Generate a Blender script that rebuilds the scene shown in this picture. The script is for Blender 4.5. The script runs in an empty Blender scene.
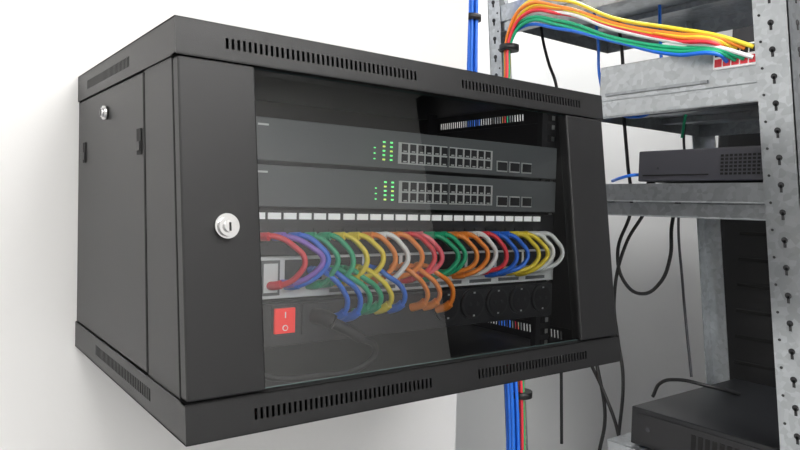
import bpy, bmesh, math, random
from mathutils import Vector, Matrix
random.seed(7)
Z0=1.2            # height of the cabinet's underside above the floor
W,D,H=.6,.449,.3675
K=.0477/H         # front of the cabinet leans back slightly
KS=.105           # shelving leans slightly
scene=bpy.context.scene
scene.view_settings.view_transform='Standard'
# ------------------------------------------------------------------ materials
def mat(name,col,rough=.5,metal=0.,spec=.5,bump=0.,bscale=800,var=0.,vscale=8,emit=None,es=0.,spangle=False):
    m=bpy.data.materials.new(name); m.use_nodes=True
    nt=m.node_tree; b=nt.nodes['Principled BSDF']
    b.inputs['Base Color'].default_value=(*col,1); b.inputs['Roughness'].default_value=rough
    b.inputs['Metallic'].default_value=metal; b.inputs['Specular IOR Level'].default_value=spec
    tc=nt.nodes.new('ShaderNodeTexCoord')
    if bump>0:
        n=nt.nodes.new('ShaderNodeTexNoise'); n.inputs['Scale'].default_value=bscale; n.inputs['Detail'].default_value=2
        bp=nt.nodes.new('ShaderNodeBump'); bp.inputs['Strength'].default_value=bump; bp.inputs['Distance'].default_value=.001
        nt.links.new(tc.outputs['Object'],n.inputs['Vector']); nt.links.new(n.outputs['Fac'],bp.inputs['Height'])
        nt.links.new(bp.outputs['Normal'],b.inputs['Normal'])
    if var>0:
        if spangle:
            n=nt.nodes.new('ShaderNodeTexVoronoi'); n.inputs['Scale'].default_value=vscale; out=n.outputs['Color']
            sp=nt.nodes.new('ShaderNodeSeparateColor'); nt.links.new(out,sp.inputs[0]); out=sp.outputs[0]
        else:
            n=nt.nodes.new('ShaderNodeTexNoise'); n.inputs['Scale'].default_value=vscale; n.inputs['Detail'].default_value=5; out=n.outputs['Fac']
        r=nt.nodes.new('ShaderNodeValToRGB')
        r.color_ramp.elements[0].position=.0 if spangle else .35; r.color_ramp.elements[1].position=1. if spangle else .65
        r.color_ramp.elements[0].color=(*[c*(1-var) for c in col],1); r.color_ramp.elements[1].color=(*[min(1,c*(1+var)) for c in col],1)
        nt.links.new(tc.outputs['Object'],n.inputs['Vector']); nt.links.new(out,r.inputs['Fac'])
        nt.links.new(r.outputs['Color'],b.inputs['Base Color'])
    if emit: b.inputs['Emission Color'].default_value=(*emit,1); b.inputs['Emission Strength'].default_value=es
    return m
M={}
M['powder']=mat('black_powder_coat',(.010,.010,.0105),.38,spec=.40,bump=.2,bscale=1500)
M['inner']=mat('inner_black',(.008,.008,.009),.6)
M['slot']=mat('slot_black',(.003,.003,.003),.8)
M['chrome']=mat('chrome',(.62,.62,.62),.22,1)
M['rail']=mat('rail_black',(.015,.015,.017),.45)
M['switch']=mat('switch_grey',(.115,.122,.128),.42,.15)
M['port_metal']=mat('port_metal',(.62,.63,.62),.35,.4)
M['port_hole']=mat('port_hole',(.008,.008,.01),.5)
M['label']=mat('label_white',(.88,.88,.88),.5,emit=(1,1,1),es=.2)
M['led']=mat('led_green',(.1,.8,.2),.5,emit=(.2,1,.30),es=1.2)
M['ledy']=mat('led_yellow',(.6,.8,.1),.5,emit=(.7,1,.2),es=.9)
M['whitepanel']=mat('panel_grey',(.75,.76,.77),.4,.1)
M['panelblack']=mat('panel_black',(.013,.013,.015),.4)
M['rocker']=mat('rocker_red',(.8,.03,.03),.3,emit=(1,.05,.03),es=.45)
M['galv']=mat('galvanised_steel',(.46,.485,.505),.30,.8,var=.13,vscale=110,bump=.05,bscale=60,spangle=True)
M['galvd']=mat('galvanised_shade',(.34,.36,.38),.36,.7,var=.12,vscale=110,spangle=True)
M['hole']=mat('perforation_dark',(.03,.03,.032),.7)
M['eqblack']=mat('equipment_black',(.012,.013,.015),.4,bump=.15,bscale=1200)
M['eqgrey']=mat('equipment_grey',(.045,.045,.055),.45)
M['sockrim']=mat('socket_rim',(.022,.022,.024),.35)
M['rubber']=mat('cord_black',(.010,.010,.011),.45)
M['wall']=mat('wall_paint',(.80,.795,.785),.85,bump=.15,bscale=120,var=.012,vscale=2)
M['wall2']=mat('wall_paint_grey',(.78,.79,.79),.85,bump=.15,bscale=120)
M['walld']=mat('wall_dark_for_reflection',(.02,.02,.023),.7)  # unseen right wall coloured dark to shape the reflection in the door glass
M['ceil']=mat('ceiling_paint',(.85,.85,.85),.9)
M['floor']=mat('floor_vinyl',(.32,.33,.34),.5,var=.1,vscale=4)
M['lamp']=mat('lamp_panel',(1,1,1),.5,emit=(1,.98,.95),es=5)
cab_cols={'blue':(.015,.17,.78),'green':(.01,.42,.20),'yellow':(.95,.73,.04),'orange':(.95,.28,.03),'red':(.84,.04,.06),
 'white':(.90,.90,.90),'purple':(.30,.15,.65),'pink':(.92,.15,.20)}
for k_,v in cab_cols.items(): M[k_]=mat('cable_'+k_,v,.32)
g=bpy.data.materials.new('tinted_door_glass'); g.use_nodes=True; nt=g.node_tree
for n in list(nt.nodes): nt.nodes.remove(n)
o=nt.nodes.new('ShaderNodeOutputMaterial'); mx=nt.nodes.new('ShaderNodeMixShader'); tr=nt.nodes.new('ShaderNodeBsdfTransparent')
gl=nt.nodes.new('ShaderNodeBsdfGlossy'); fr=nt.nodes.new('ShaderNodeFresnel')
tr.inputs['Color'].default_value=(.92,.945,.945,1); gl.inputs['Roughness'].default_value=.0; fr.inputs['IOR'].default_value=1.95
nt.links.new(fr.outputs[0],mx.inputs[0]); nt.links.new(tr.outputs[0],mx.inputs[1]); nt.links.new(gl.outputs[0],mx.inputs[2]); nt.links.new(mx.outputs[0],o.inputs[0])
M['glass']=g
M['glassedge']=mat('glass_edge',(.35,.5,.5),.2)

# ------------------------------------------------------------------ mesh builder
class MB:
    def __init__(s): s.bm=bmesh.new(); s.mats=[]
    def mi(s,m):
        if m not in s.mats: s.mats.append(m)
        return s.mats.index(m)
    def box(s,x0,x1,y0,y1,z0,z1,m):
        i=s.mi(m); v=[s.bm.verts.new(p) for p in ((x0,y0,z0),(x1,y0,z0),(x1,y1,z0),(x0,y1,z0),(x0,y0,z1),(x1,y0,z1),(x1,y1,z1),(x0,y1,z1))]
        for f in ((3,2,1,0),(4,5,6,7),(0,1,5,4),(1,2,6,5),(2,3,7,6),(3,0,4,7)):
            F=s.bm.faces.new([v[j] for j in f]); F.material_index=i
    def cyl(s,c,axis,r,l,m,seg=24,r2=None):
        i=s.mi(m); r2=r if r2 is None else r2
        ax={'x':(1,0,0),'y':(0,1,0),'z':(0,0,1)}[axis]; rot=Vector((0,0,1)).rotation_difference(Vector(ax)).to_matrix().to_4x4()
        ret=bmesh.ops.create_cone(s.bm,cap_ends=True,segments=seg,radius1=r,radius2=r2,depth=l,matrix=Matrix.Translation(c)@rot)
        for F in {f for v in ret['verts'] for f in v.link_faces}: F.material_index=i; F.smooth=(len(F.verts)==4)
    def obj(s,name,parent=None,bevel=0.,slant=False,lean=0.):
        if slant:
            for v in s.bm.verts:
                if v.co.y<D: v.co.y+=K*v.co.z*(1-max(0,v.co.y)/D)
        if lean:
            for v in s.bm.verts: v.co.y+=lean*(v.co.z-.22)
        me=bpy.data.meshes.new(name); s.bm.to_mesh(me); s.bm.free()
        for m in s.mats: me.materials.append(M[m])
        ob=bpy.data.objects.new(name,me); scene.collection.objects.link(ob)
        if parent: ob.parent=parent
        if bevel:
            b=ob.modifiers.new('bevel','BEVEL'); b.width=bevel; b.segments=2; b.limit_method='ANGLE'
        return ob
def empty(name,loc=(0,0,0),parent=None):
    e=bpy.data.objects.new(name,None); scene.collection.objects.link(e); e.empty_display_size=.05
    e.location=loc
    if parent: e.parent=parent
    return e
def tube(name,paths,parent=None):
    cu=bpy.data.curves.new(name,'CURVE'); cu.dimensions='3D'; cu.bevel_depth=1.; cu.bevel_resolution=4; cu.resolution_u=10; cu.use_fill_caps=True
    ms=[]
    for pts,r,m in paths:
        if m not in ms: ms.append(m); cu.materials.append(M[m])
        sp=cu.splines.new('BEZIER'); sp.bezier_points.add(len(pts)-1)
        for i,p in enumerate(pts):
            bp=sp.bezier_points[i]; bp.co=p; bp.radius=r; bp.handle_left_type=bp.handle_right_type='AUTO'
        sp.material_index=ms.index(m); sp.use_smooth=True
    ob=bpy.data.objects.new(name,cu); scene.collection.objects.link(ob)
    if parent: ob.parent=parent
    return ob

# ------------------------------------------------------------------ wall rack cabinet
cab=empty('wall_mounted_rack_cabinet',(0,0,Z0))
TF=.034
def slatband_x(b,x0,x1,y,z0,z1,groups,s0,s1,t=.0015,pitch=.0056,sw=.0028,m='powder'):
    b.box(x0,x1,y,y+t,z0,s0,m); b.box(x0,x1,y,y+t,s1,z1,m)
    cur=x0
    for a,c in groups:
        b.box(cur,a,y,y+t,s0,s1,m)
        n=int((c-a)/pitch); 
        for i in range(n):
            xx=a+i*pitch; b.box(xx+sw,xx+pitch,y,y+t,s0,s1,m)
        cur=a+n*pitch
    b.box(cur,x1,y,y+t,s0,s1,m)
def slatband_y(b,x,y0,y1,z0,z1,groups,s0,s1,t=.0015,pitch=.0062,sw=.0034,m='powder'):
    b.box(x,x+t,y0,y1,z0,s0,m); b.box(x,x+t,y0,y1,s1,z1,m)
    cur=y0
    for a,c in groups:
        b.box(x,x+t,cur,a,s0,s1,m); n=int((c-a)/pitch)
        for i in range(n):
            yy=a+i*pitch; b.box(x,x+t,yy+sw,yy+pitch,s0,s1,m)
        cur=a+n*pitch
    b.box(x,x+t,cur,y1,s0,s1,m)
b=MB()
b.box(0,W,0,D,H-.0015,H,'powder')
slatband_x(b,0,W,0,H-TF,H,[(.046,.272),(.335,.556)],H-.0225,H-.0125)
b.box(0,W,0,.012,H-TF,H-TF+.0015,'powder')
slatband_y(b,0,.0015,D,H-TF,H,[(.165,.39)],H-.0235,H-.0125)
slatband_y(b,W-.0015,.0015,D,H-TF,H,[(.165,.40)],H-.0235,H-.0125)
b.box(0,W,D-.002,D,H-TF,H,'powder')
b.obj('top_frame',cab,slant=True)
b=MB()
b.box(0,W,0,D,0,.0015,'powder')
slatband_x(b,0,W,0,0,TF,[(.062,.272),(.335,.535)],.0115,.0215)
b.box(0,W,0,.012,TF-.0015,TF,'powder')
slatband_y(b,0,.0015,D,0,TF,[(.10,.335)],.012,.024)
slatband_y(b,W-.0015,.0015,D,0,TF,[(.10,.40)],.012,.024)
b.box(0,W,D-.002,D,0,TF,'powder')
b.obj('bottom_frame',cab,slant=True)
b=MB()
b.box(.004,.006,.012,D,TF-.004,H-TF+.004,'powder')
b.box(W-.006,W-.004,.012,D,TF-.004,H-TF+.004,'powder')
b.box(.004,W-.004,D-.003,D-.001,0.002,H-.002,'inner')
b.box(.0015,.006,.018,.110,TF,H-TF,'powder')
b.box(W-.006,W-.0015,.018,.110,TF,H-TF,'powder')
b.box(.0015,.006,D-.008,D,TF,H-TF,'powder')
b.obj('body_shell',cab,bevel=.0008,slant=True)
b=MB()
b.box(.0008,.004,.1135,D-.0105,TF+.002,H-TF-.002,'powder')
b.box(W-.004,W-.0008,.1135,D-.0105,TF+.002,H-TF-.002,'powder')
b.obj('side_panels',cab,bevel=.0012,slant=True)
b=MB()
for y in (.401,.128):
    b.box(-.0004,.002,y-.008,y+.008,.250,.276,'slot')
    b.box(-.0016,.001,y-.006,y+.006,.254,.263,'rail')
b.cyl((-.0015,.272,.304),'x',.0080,.006,'chrome'); b.cyl((-.005,.272,.304),'x',.0052,.003,'chrome'); b.box(-.007,-.006,.2712,.2728,.300,.308,'slot')
b.obj('side_latches',cab,slant=True)
b=MB()
for x0,x1 in ((.058,.084),(.508,.536)):
    b.box(x0,x1,.073,.075,.006,H-.004,'rail'); 
    b.box(x0 if x0<.3 else x1-.002,x0+.002 if x0<.3 else x1,.073,.105,.006,H-.004,'rail')
    z=.02
    while z<H-.02:
        for dz in (0,.0159,.0318):
            b.box((x0+x1)/2-.0042,(x0+x1)/2+.0042,.0722,.0732,z+dz-.0045,z+dz+.0045,'slot')
            if x0>.3: b.box(x1-.010,x1-.004,.0720,.0732,z+dz-.003,z+dz+.003,'port_metal')
        z+=.04445
for x0,x1 in ((.04,.06),(.54,.56)):
    b.box(x0,x1,.36,.362,.006,H-.004,'rail')
b.obj('rack_rails',cab)
door=empty('glass_door',(0,0,0),cab)
dz0,dz1=TF+.001,H-TF-.001
b=MB()
b.box(.002,.0745,.001,.017,dz0,dz1,'powder')
b.box(.5215,W-.002,.001,.017,dz0,dz1,'powder')
b.obj('door_stiles',door,bevel=.0018,slant=True)
b=MB(); b.box(.066,.53,.0065,.0105,dz0+.0005,dz1-.0005,'glassedge')
ob=b.obj('glass_edge_frame',door,slant=True)
bm=bmesh.new(); bm.from_mesh(ob.data); bm.faces.ensure_lookup_table()
bmesh.ops.delete(bm,geom=[f for f in bm.faces if f.calc_area()>.05],context='FACES'); bm.to_mesh(ob.data); bm.free()
me=bpy.data.meshes.new('glass_pane')
pts=[(.068,.0068,dz0+.0005),(.528,.0068,dz0+.0005),(.528,.0068,dz1-.0005),(.068,.0068,dz1-.0005)]
me.from_pydata([(x,y+K*z*(1-y/D),z) for x,y,z in pts],[],[(0,1,2,3)]); me.materials.append(M['glass'])
gp=bpy.data.objects.new('glass_pane',me); scene.collection.objects.link(gp); gp.parent=door
b=MB()
b.cyl((.041,-.0005,.184),'y',.0112,.006,'chrome',32); b.cyl((.041,-.004,.184),'y',.0088,.005,'chrome',32,.0072)
b.cyl((.041,-.0075,.184),'y',.0050,.004,'chrome',24); b.box(.0402,.0418,-.0102,-.0095,.1800,.1875,'slot')
b.obj('door_lock',door,slant=True)

# ------------------------------------------------------------------ rack equipment
def rack_ears(b,z0,z1,m,y=.066):
    b.box(.0655,.530,y,y+.0025,z0,z1,m)
def make_switch(name,z0,z1,px0,px1,pz0,pz1,led):
    e=empty(name,(0,0,0)); e.parent=cab
    b=MB(); rack_ears(b,z0,z1,'switch'); b.box(.080,.522,.058,.30,z0,z1,'switch'); b.obj('chassis',e,bevel=.0008)
    b=MB(); n=12; p=(px1-px0)/n; zm=(pz0+pz1)/2
    b.box(px0-.002,px1+.002,.0572,.059,pz0,pz1,'port_metal')
    for i in range(n):
        gx=px0+i*p+(.0008 if i%6<3 else 0)
        for a,c in ((pz0+.0014,zm-.0010),(zm+.0010,pz1-.0014)):
            b.box(gx+.0017,gx+p-.0017,.0565,.058,a,c,'port_hole')
            b.box(gx+.0035,gx+p-.0035,.0562,.0575,a+.0005 ,a+.0020,'port_metal')
    b.box(px0+(px1-px0)/2-.0012,px0+(px1-px0)/2+.0012,.0562,.058,pz0,pz1,'switch')
    for i in range(3):
        x=px1+.010+i*.0225
        b.box(x,x+.0185,.0568,.059,pz0-.001,pz0+.0125,'port_metal'); b.box(x+.0012,x+.0173,.0560,.058,pz0+.0005,pz0+.011,'port_hole')
    b.obj('ports',e)
    b=MB()
    for r in range(5):
        for c in range(2):
            b.box(led+c*.010,led+c*.010+.003,.0572,.0585,pz0+.0025+r*.0048,pz0+.0042+r*.0048,'led' if (r+c)%3 else 'ledy')
    for r in range(3): b.box(led-.012,led-.0100,.0572,.0585,pz0+.003+r*.006,pz0+.0042+r*.006,'led')
    b.box(.085,.096,.0572,.0585,z1-.008,z1-.0062,'port_metal')
    b.obj('leds',e)
    return e
make_switch('network_switch',.2465,.2885,.256,.398,.2525,.2765,.233)
make_switch('network_switch',.2015,.2425,.258,.400,.2085,.2335,.236)
pp=empty('patch_panel',(0,0,0),cab)
b=MB(); rack_ears(b,.1525,.198,'panelblack'); b.box(.082,.520,.060,.085,.1535,.197,'panelblack'); b.obj('panel',pp,bevel=.0006)
b=MB(); PX=[.088+i*.0172+(i//6)*.0012 for i in range(24)]
for x in PX:
    b.box(x-.0070,x+.0070,.0588,.0605,.1890,.1955,'label')
    b.box(x-.0070,x+.0070,.0590,.0605,.162,.180,'rail'); b.box(x-.0055,x+.0055,.0585,.060,.165,.176,'port_hole')
b.obj('ports_and_labels',pp)
lp=empty('cable_management_panel',(0,0,0),cab)
b=MB(); rack_ears(b,.1085,.1515,'whitepanel',.064); b.box(.084,.520,.060,.075,.1095,.1505,'whitepanel'); b.obj('panel',lp,bevel=.0008)
b=MB()
b.box(.092,.112,.0585,.061,.113,.148,'switch'); b.box(.0945,.1095,.058,.060,.116,.145,'whitepanel')
b.box(.118,.160,.0585,.061,.127,.148,'port_hole')
for i in range(7): 
    x0=.166+i*.050; b.box(x0,x0+.044,.0585,.061,.131,.149,'panelblack')
    for j in range(3): b.box(x0+.002+j*.0145,x0+.013+j*.0145,.0578,.060,.133,.144,'port_hole')
    b.box(x0+.004,x0+.040,.0588,.0605,.1125,.1165,'switch')
b.obj('sockets',lp)
pd=empty('rack_power_strip',(0,0,0),cab)
b=MB(); rack_ears(b,.060,.1065,'panelblack'); b.box(.082,.520,.056,.10,.0615,.1055,'panelblack'); b.obj('housing',pd,bevel=.0015)
b=MB()
b.box(.102,.130,.0545,.058,.072,.104,'rail'); b.box(.1045,.1265,.0515,.056,.0755,.1005,'rocker')
b.box(.1150,.1160,.0508,.053,.091,.097,'label')
b.cyl((.1155,.0515,.081),'y',.003,.0012,'label',16); b.cyl((.1155,.0512,.081),'y',.0021,.0014,'rocker',16)
b.box(.136,.172,.0535,.058,.072,.103,'rail')
for i in range(5):
    x=.495-i*.0415
    b.cyl((x,.0545,.0875),'y',.0185,.006,'sockrim',32); b.cyl((x,.0512,.0875),'y',.0155,.0012,'port_hole',32)
    for dx in (-.006,.006): b.cyl((x+dx,.0505,.0875),'y',.0022,.0012,'sockrim',12)
    b.box(x-.0015,x+.0015,.0503,.0515,.1005,.1025,'port_metal'); b.box(x-.0015,x+.0015,.0503,.0515,.0725,.0745,'port_metal')
b.obj('sockets',pd)
seq=['red','purple','blue','green','green','yellow','yellow','orange','white','orange','red','pink','green','green','orange','orange','white','red','blue','blue','yellow','yellow','white','white']
paths=[];boots=[]
r=.0029
for i,x in enumerate(PX):
    c=seq[i]; j=lambda a: random.uniform(-a,a)
    zb=.124+j(.003); ex=x+.003+j(.006); bul=.036+j(.0015); s=1+j(.14)
    if i==1: s=1.5; ex+=.014
    if i==0: s=1.4; ex+=.016
    zt=j(.0015)
    pts=[(x,.056,.172),(x+.009*s,.047,.1725+zt),(x+.0215*s,bul+.005,.163+zt),(x+.0285*s,bul,.150+j(.002)),(x+.024*s,bul+.001,.137+j(.002)),(ex+.008,.048,zb+.002),(ex-.001,.060,zb)]
    paths.append((pts,r,c)); 
    boots.append(([(x,.060,.1715),(x+.0020,.053,.172),(x+.0060,.0475,.1725)],.0044,c))
    boots.append(([(ex-.002,.061,zb),(ex+.001,.055,zb+.0003),(ex+.006,.049,zb+.002)],.0044,c))
low=[('blue',.146,.166),('blue',.158,.182),('green',.168,.194),('green',.182,.208),('yellow',.200,.222),('blue',.214,.240),('orange',.250,.272),('orange',.266,.290),('orange',.284,.310)]
for c,x,xe in low:
    zs=.137
    ze=.090+random.uniform(-.004,.004)
    pts=[(x,.060,zs),(x+.007,.047,zs),(x+.016,.037,zs-.008),(xe+.005,.034,.118),(xe+.011,.034,.105),(xe+.009,.040,ze+.003),(xe+.004,.051,ze-.002)]
    paths.append((pts,r,c)); boots.append(([(xe+.0105,.038,ze+.0055),(xe+.008,.043,ze+.001),(xe+.003,.053,ze-.003)],.0048,c))
    boots.append(([(x,.062,zs),(x+.003,.053,zs)],.0045,c))
pc=empty('ethernet_patch_cables',(0,0,0),cab)
tube('cords',paths,pc); tube('plug_boots',boots,pc)
tube('mains_power_cord',[([(.150,.056,.090),(.156,.045,.089),(.163,.038,.084)],.0085,'rubber'),([(.163,.038,.084),(.178,.034,.076),(.195,.034,.066)],.006,'rubber'),
 ([(.195,.034,.066),(.215,.036,.052),(.205,.040,.036),(.150,.045,.030),(.100,.05,.034),(.07,.055,.05)],.0034,'rubber')],cab)

# ------------------------------------------------------------------ shelving
sh=empty('galvanised_shelving_unit',(0,0,Z0))
def post(name,x,y,dx,dy,z1=.95,wx=.055,wy=.055):
    b=MB(); t=.002
    ya,yb=sorted((y,y+dy*wy)); xa,xb=sorted((x,x+dx*wx))
    b.box(min(x,x+dx*t),max(x,x+dx*t),ya,yb,-Z0,z1,'galv')
    b.box(xa,xb,min(y,y+dy*t),max(y,y+dy*t),-Z0,z1,'galv')
    b.box(xa,xb,ya,yb,-Z0,-Z0+.004,'galv')
    z=-Z0+.05; ex=x-dx*.0004 ; 
    while z<z1-.02:
        yc=y+dy*wy*.5; xc=x+dx*wx*.5
        b.cyl((ex,yc,z),'x',.0045,.0014,'hole',14); b.box(ex-.0007,ex+.0007,yc-.0018,yc+.0018,z-.011,z,'hole')
        b.cyl((ex,yc+dy*wy*.32,z+.014),'x',.0020,.0014,'hole',10)
        b.cyl((xc,y-dy*.0004,z),'y',.0045,.0014,'hole',14); b.box(xc-.0018,xc+.0018,y-dy*.0011,y+dy*.0003,z-.011,z,'hole')
        z+=.04
    return b.obj(name,sh,lean=KS)
post('post_1',.838,-.122,1,1,wy=.050)
post('post_2',.838,.490,1,-1,wy=.035,wx=.05)
post('post_3',1.262,.258,-1,-1,wx=.03,wy=.038)
post('post_4',1.262,-.122,-1,1)
post('post_5',.955,.57,1,-1,wy=.03,wx=.03)
b=MB()
def shelf(z,y0,y1,lip=.030,x0=.842,x1=1.258):
    b.box(x0,x1,y0,y1,z-.0015,z,'galv')
    b.box(x0,x0+.0015,y0,y1,z-lip,z,'galv'); b.box(x0,x0+.014,y0,y1,z-lip-.0015,z-lip,'galv')
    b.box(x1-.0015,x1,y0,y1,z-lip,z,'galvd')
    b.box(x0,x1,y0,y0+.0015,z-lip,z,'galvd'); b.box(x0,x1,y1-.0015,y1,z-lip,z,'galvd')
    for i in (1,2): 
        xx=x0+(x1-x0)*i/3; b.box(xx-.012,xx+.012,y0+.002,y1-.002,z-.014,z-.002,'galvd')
shelf(.254,-.12,.488); 
b.box(.846,.850,-.12,.488,.199,.220,'galv'); b.box(.846,.872,-.12,.488,.197,.199,'galv')
shelf(.405,-.12,.255,.028)
shelf(.640,-.12,.488,.034); b.box(.846,.850,-.12,.488,.585,.606,'galv'); b.box(.846,.872,-.12,.488,.583,.585,'galv')
shelf(-.212,-.12,.235); shelf(-.75,-.12,.488)
b.obj('shelf_boards',sh,bevel=.0006,lean=KS)
def dev(name): return empty(name,(0,0,Z0))
e=dev('patch_enclosure')
b=MB(); b.box(.850,1.16,-.090,.240,.4055,.470,'galv'); b.obj('housing',e,bevel=.002)
b=MB(); b.box(.844,.852,-.050,.020,.434,.468,'label')
for i in range(5):
    for j in range(2): b.box(.8425,.846,-.048+i*.0135,-.037+i*.0135,.437+j*.016,.449+j*.016,'red' if j==0 else 'port_hole')
b.box(.846,.851,.03,.225,.415,.42,'galvd')
b.obj('ports',e)
e=dev('network_video_recorder')
b=MB(); b.box(.862,1.10,-.100,.160,.2585,.312,'eqgrey'); 
for x in (.88,1.08):
    for y in (-.085,.145): b.cyl((x,y,.2562),'z',.008,.0045,'rubber',16)
b.obj('housing',e,bevel=.003)
b=MB()
for i in range(14):
    for j in range(6): b.box(.8612,.8622,-.088+i*.0072,-.0835+i*.0072,.268+j*.0058,.2715+j*.0058,'slot')
b.box(.8608,.8622,.030,.15,.268,.270,'slot'); b.box(.8608,.8622,.12,.1225,.280,.2825,'eqblack')
b.obj('vents',e)
e=dev('server_chassis')
b=MB(); b.box(.856,1.22,-.135,.150,-.2085,-.142,'eqblack')
for x in (.88,1.20):
    for y in (-.12,.135): b.cyl((x,y,-.2102),'z',.009,.0034,'rubber',16)
b.obj('housing',e,bevel=.003)
b=MB(); b.box(.8545,.857,-.125,.14,-.2,-.150,'panelblack'); b.cyl((.8535,.115,-.175),'x',.004,.003,'eqgrey',20)
for i in range(10): b.box(.8538,.8548,-.08+i*.012,-.072+i*.012,-.19,-.16,'slot')
b.obj('front_bezel',e,bevel=.0006)
e=empty('floor_standing_server_cabinet',(0,0,0))
b=MB(); b.box(1.32,1.95,-.75,.262,.02,1.72,'eqblack'); b.box(1.34,1.93,-.73,.242,0,.02,'rail')
b.obj('carcass',e,bevel=.004)
b=MB()
b.box(1.316,1.32,-.72,-.25,.08,1.68,'inner'); b.box(1.316,1.32,-.235,.235,.08,1.68,'inner')
for i in range(26): b.box(1.3145,1.3165,-.2,.2,.14+i*.058,.148+i*.058,'slot')
b.box(1.305,1.316,-.262,-.252,.85,1.0,'port_metal')
b.obj('side_doors',e,bevel=.002)

# ------------------------------------------------------------------ cable bundles
cb=empty('ethernet_cable_bundle',(0,0,Z0))
cols=['yellow','orange','yellow','orange','red','white','green','green','blue']
P=[]
for i,c in enumerate(cols):
    a=i*2.4; ox,oz=.009*math.cos(a),.009*math.sin(a); oy=.010*math.sin(a+1)
    f=(i-4.)*.0044; q1,q2=random.uniform(-.007,.007),random.uniform(-.006,.006)
    pts=[(.80+ox,.352+oy,-.60),(.80+ox,.365+oy,-.15),(.80+ox,.420+oy,.20),(.80+ox,.432+oy,.48),(.80+ox,.428+oy*1.2,.552-f*.6),(.80+ox*.6,.392+oy,.588-f*1.2),(.802,.30,.574-f*1.4+q1),(.80,.17,.517-f*1.2+q2),(.805,.06,.480-f*1.1+q1*.5),(.82,.0,.466-f*.8),(.843,-.043+(i%5)*.0135,.460-(i//5)*.016)]
    P.append((pts,.0033,c))
tube('cords',P,cb)
P=[]
for i in range(7):
    a=i*1.9; ox,oy=.008*math.cos(a),.012*math.sin(a)
    P.append(([(.775+ox,.35+oy,-.6),(.775+ox,.375+oy,-.10),(.77+ox,.44+oy,.15),(.765+ox,.492+oy,.40),(.765+ox,.505+oy,.62),(.765+ox,.505+oy,1.2)],.0036,'blue'))
tube('blue_cords',P,cb)
b=MB()
for c,rr in (((.80,.428,.530),.020),((.765,.505,.60),.02),((.80,.365,-.165),.023)): b.cyl(c,'z',rr,.012,'rubber',24)
b.obj('cable_ties',cb)
bl=tube('blue_ethernet_cable',[([(.95,.36,.70),(.95,.325,.56),(.95,.315,.47),(.95,.29,.415),(.95,.23,.388),(.95,.19,.40),(.95,.172,.44),(.95,.18,.50),(.97,.2,.60)],.003,'blue'),
 ([(.90,.24,.262),(.87,.20,.266),(.865,.175,.270),(.88,.165,.272)],.003,'blue')]); bl.location.z=Z0
bk=tube('black_power_cables',[
 ([(.95,.49,.70),(.95,.477,.60),(.95,.455,.53),(.95,.43,.475),(.95,.41,.35),(.95,.40,.1),(.95,.38,-.3)],.0033,'rubber'),
 ([(.98,.30,.60),(.96,.27,.50),(.955,.262,.42),(.96,.25,.30),(.97,.245,.21),(.95,.258,.12),(.95,.235,.06),(.95,.20,.047),(.95,.165,.07),(.95,.145,.12),(.96,.15,.18),(1.0,.16,.25)],.0034,'rubber'),
 ([(.96,.21,.20),(.95,.24,.14),(.95,.262,.03),(.95,.25,-.05),(.95,.235,-.12),(.95,.24,-.25)],.0034,'rubber'),
 ([(.95,.33,.05),(.95,.30,-.10),(.95,.273,-.21),(.95,.285,-.30),(.95,.29,-.5)],.0036,'rubber'),
 ([(.95,.36,-.02),(.95,.32,-.10),(.95,.28,-.16),(.95,.24,-.24),(.95,.22,-.4)],.0034,'rubber'),
 ([(1.0,.20,-.16),(1.0,.185,-.13),(1.0,.15,-.115),(1.02,.10,-.118),(1.1,.08,-.14)],.0034,'rubber'),
 ([(1.15,.23,.45),(1.15,.245,.38),(1.15,.24,.30),(1.15,.25,.20),(1.16,.24,.05),(1.15,.22,-.05),(1.14,.20,-.14)],.0028,'eqgrey')]); bk.location.z=Z0
gn=tube('green_ethernet_cable',[([(1.1,.22,.36),(1.08,.20,.41),(1.06,.17,.44),(1.05,.14,.46)],.003,'green')]); gn.location.z=Z0

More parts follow.
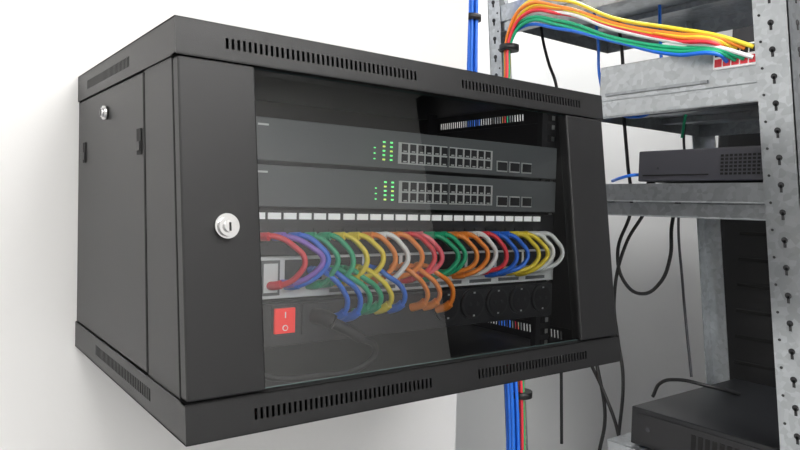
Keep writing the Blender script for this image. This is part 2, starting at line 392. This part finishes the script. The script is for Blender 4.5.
# ------------------------------------------------------------------ room
def wall(name,x0,x1,y0,y1,z0,z1,m):
    b=MB(); b.box(x0,x1,y0,y1,z0,z1,m); return b.obj(name)
CH=2.8
wall('wall_back',-2.6,.705,D,.95,0,CH,'wall')
wall('wall_recess',.705,2.5,.85,.95,0,CH,'wall2')
wall('wall_right',2.5,2.6,-2.7,.95,0,CH,'walld')
wall('wall_left',-2.7,-2.6,-2.7,.95,0,CH,'wall')
wall('wall_front',-2.6,2.5,-2.7,-2.6,0,CH,'wall')
wall('floor',-2.7,2.6,-2.7,.95,-.1,0,'floor')
wall('ceiling',-2.7,2.6,-2.7,.95,CH,CH+.1,'ceil')
wall('baseboard_back',-2.6,.705,D-.012,D,0,.08,'ceil')
def lamp(x,y,sx,sy,power):  # builds the room's ceiling panels and the added fill panels alike
    e=empty('ceiling_and_fill_light',(x,y,CH))
    b=MB(); b.box(-sx/2,sx/2,-sy/2,sy/2,-.02,-.001,'port_metal'); b.box(-sx/2+.02,sx/2-.02,-sy/2+.02,sy/2-.02,-.024,-.019,'lamp'); b.obj('panel',e)
    l=bpy.data.lights.new('ceiling_and_fill_area','AREA'); l.shape='RECTANGLE'; l.size=sx; l.size_y=sy; l.energy=power; l.color=(1,.985,.97)
    o=bpy.data.objects.new('lamp',l); scene.collection.objects.link(o); o.parent=e; o.location=(0,0,-.03)
lamp(-.9,-1.0,1.2,.6,11)
lamp(.9,-1.1,1.2,.6,30)
lamp(0,-2.1,1.2,.5,34)  # added unseen fill, front-lights the cables inside the cabinet
lamp(-1.6,-.4,.6,.6,3)
lamp(1.35,.58,.9,.3,20)  # added unseen fill, brightens the recess wall behind the shelving
w=bpy.data.worlds.new('world'); scene.world=w; w.use_nodes=True
w.node_tree.nodes['Background'].inputs['Color'].default_value=(.8,.85,.9,1); w.node_tree.nodes['Background'].inputs['Strength'].default_value=.3
# ------------------------------------------------------------------ camera
h,p,rl=.6403,-.0327,.0275
F=Vector((math.sin(h)*math.cos(p),math.cos(h)*math.cos(p),math.sin(p))); R=Vector((math.cos(h),-math.sin(h),0)); U=R.cross(F)
R2=R*math.cos(rl)+U*math.sin(rl); U2=-R*math.sin(rl)+U*math.cos(rl)
cam=bpy.data.cameras.new('camera'); cam.lens=667.5/800*36; cam.sensor_width=36; cam.clip_start=.01
co=bpy.data.objects.new('camera',cam); scene.collection.objects.link(co)
m=Matrix((R2,U2,-F)).transposed().to_4x4(); m.translation=Vector((-.19,-.5454,.2083+Z0)); co.matrix_world=m
scene.camera=co
